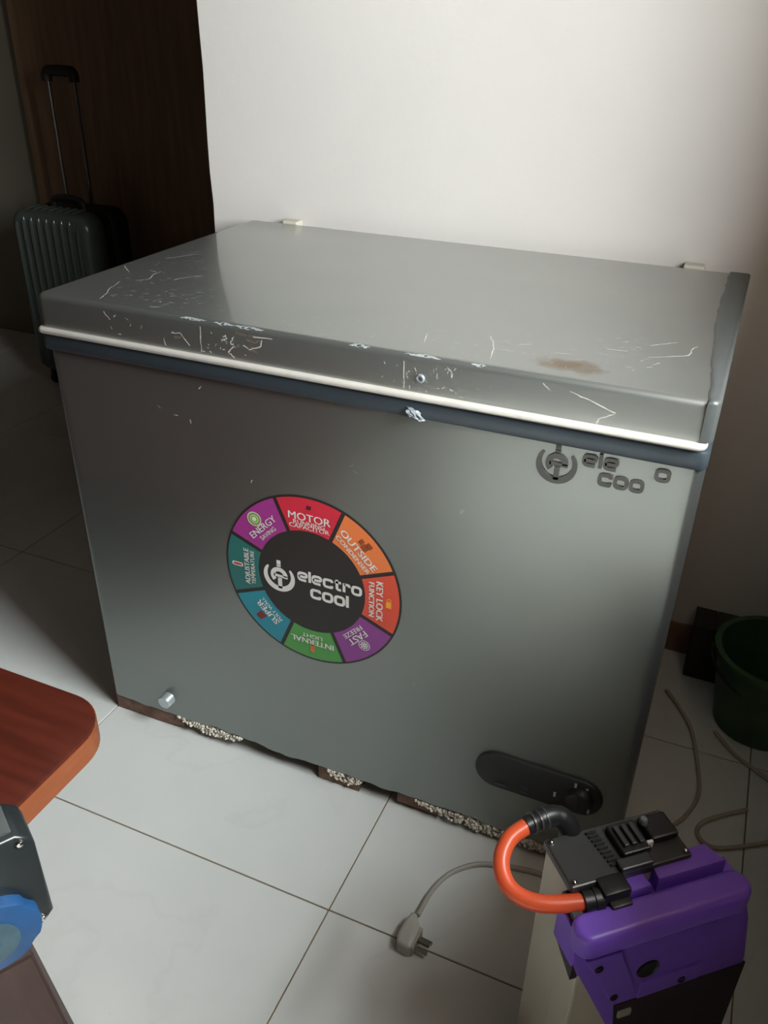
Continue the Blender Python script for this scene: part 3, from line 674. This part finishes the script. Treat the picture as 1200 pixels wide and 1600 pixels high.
for k in range(40):
    a = 2*PI*k/40; r_ = .043 if (k//2) % 4 else .0405
    kp.append((.053+r_*math.cos(a), .062+r_*math.sin(a)))
prism(b, kp, .0, .014, 'xz', bev=.003); KN = obj('knob', b, 'blue', DV, True, label='worn blue round knob')
b = bmesh.new(); lathe(b, [(.026, 0), (.026, .002), (.020, .004), (.008, .004), (.007, .010), (.0001, .0105)], (.058, .014, .060), (0, 1, 0), 24); obj('knob_hub', b, 'bluehub', KN, True)

# ------------------------------------------------------------------ suitcase in the dark passage
SU = thing('suitcase', 'dark ribbed hard-shell suitcase with raised handle by the brown door', 'suitcase', (-1.235, 1.42, 0))
def sp(n_, b_, m_, sm=True): return obj(n_, b_, m_, SU, sm)
# local: x width .36, y depth (front at -.12), z
b = bmesh.new(); prism(b, rrect(-.165, .175, .06, .645, .055, 8), -.115, -.01, 'xz', bev=.03, seg=4, top_only=False); sp('front_shell', b, 'suit')
for k in range(9):
    x = -.132 + .033*k
    zt = .645 - (.02 if k in (0, 8) else .004)
    path = [(x, -.114, .09), (x, -.116, .35), (x, -.116, zt-.06), (x, -.112, zt-.03), (x, -.098, zt-.008), (x, -.075, zt+.003), (x, -.03, zt+.003)]
    b = bmesh.new(); tube(b, catmull(path, 5), .0075, 8); sp('rib', b, 'suit')
b = bmesh.new(); prism(b, rrect(-.160, .170, .065, .640, .05, 6), -.012, .012, 'xz'); sp('zip_band', b, 'suitblack')
b = bmesh.new(); prism(b, rrect(-.165, .175, .06, .645, .055, 8), .01, .115, 'xz', bev=.03, seg=4, top_only=False); sp('back_shell', b, 'suitblack')
b = bmesh.new(); tube(b, catmull([(-.06, .0, .64), (-.055, .0, .665), (-.02, 0, .675), (.03, 0, .675), (.065, 0, .665), (.07, 0, .64)], 5), .011, 8); sp('carry_handle', b, 'suitblack')
for x in (-.085, .025):
    b = bmesh.new(); tube(b, [(x, .095, .60), (x, .095, 1.045)], .0075, 10); sp('handle_rod', b, 'rod')
b = bmesh.new(); tube(b, catmull([(-.088, .095, 1.03), (-.086, .095, 1.052), (-.07, .095, 1.062), (.01, .095, 1.062), (.026, .095, 1.052), (.028, .095, 1.03)], 5), .018, 10); sp('handle_grip', b, 'suitblack')
for x in (-.12, .13):
    for y in (-.07, .07):
        b = bmesh.new(); lathe(b, [(.02, -.012), (.026, -.008), (.026, .008), (.02, .012)], (x, y, .026), (1, 0, 0), 16); sp('wheel', b, 'suitblack')
        sp('wheel_fork', nb(x-.018, x+.018, y-.012, y+.012, .03, .075, bev=.003), 'suitblack', False)

# ------------------------------------------------------------------ things in the shade right of the freezer
BK = thing('bucket', 'dark green plastic bucket on the floor right of the freezer', 'bucket', (1.205, .50, 0))
b = bmesh.new(); lathe(b, [(.080, 0), (.085, .004), (.108, .17), (.116, .172), (.116, .182), (.104, .182), (.082, .012), (.0001, .010)], (0, 0, 0), (0, 0, 1), 36); obj('pail', b, 'green', BK, True)
b = bmesh.new(); tube(b, [(.118*math.cos(a), -.118*math.sin(a)*.8, .168-.05*math.sin(a)) for a in [PI*k/16 for k in range(17)]], .003, 6); obj('bail', b, 'dark', BK, True)
b = bmesh.new(); box(b, 1.05, 1.135, .585, .655, .0, .135, bev=.004)
CT = thing('carton', 'small dark carton standing against the wall behind the green bucket', 'box', (1.09, .62, 0))
obj('carton_body', b, 'dark', CT, False, CT.location)
b = bmesh.new(); box(b, 1.048, 1.091, .583, .657, .1352, .1375); obj('flap', b, 'dark', CT, False, CT.location)
b = bmesh.new(); box(b, 1.0925, 1.137, .583, .657, .1352, .1375); obj('flap', b, 'dark', CT, False, CT.location)
b = bmesh.new(); tube(b, catmull([(1.026, .515, .006), (1.057, .472, .005), (1.086, .415, .005), (1.106, .331, .005), (1.116, .251, .005), (1.098, .187, .005), (1.075, .147, .005), (1.06, .09, .005)], 8), .0038, 8)
tag(obj('loose_cable', b, 'floorcable', None, True), 'thin grey cable trailing along the floor close to the freezer side', 'cable')
b = bmesh.new(); tube(b, catmull([(1.13, .43, .005), (1.173, .38, .005), (1.232, .34, .005), (1.29, .29, .005), (1.27, .22, .005), (1.196, .162, .005), (1.146, .139, .005), (1.122, .16, .005), (1.135, .195, .005), (1.2, .25, .005)], 8), .0038, 8)
tag(obj('loose_cable', b, 'floorcable', None, True), 'thin grey cable looped on the dark floor beside the purple machine', 'cable')
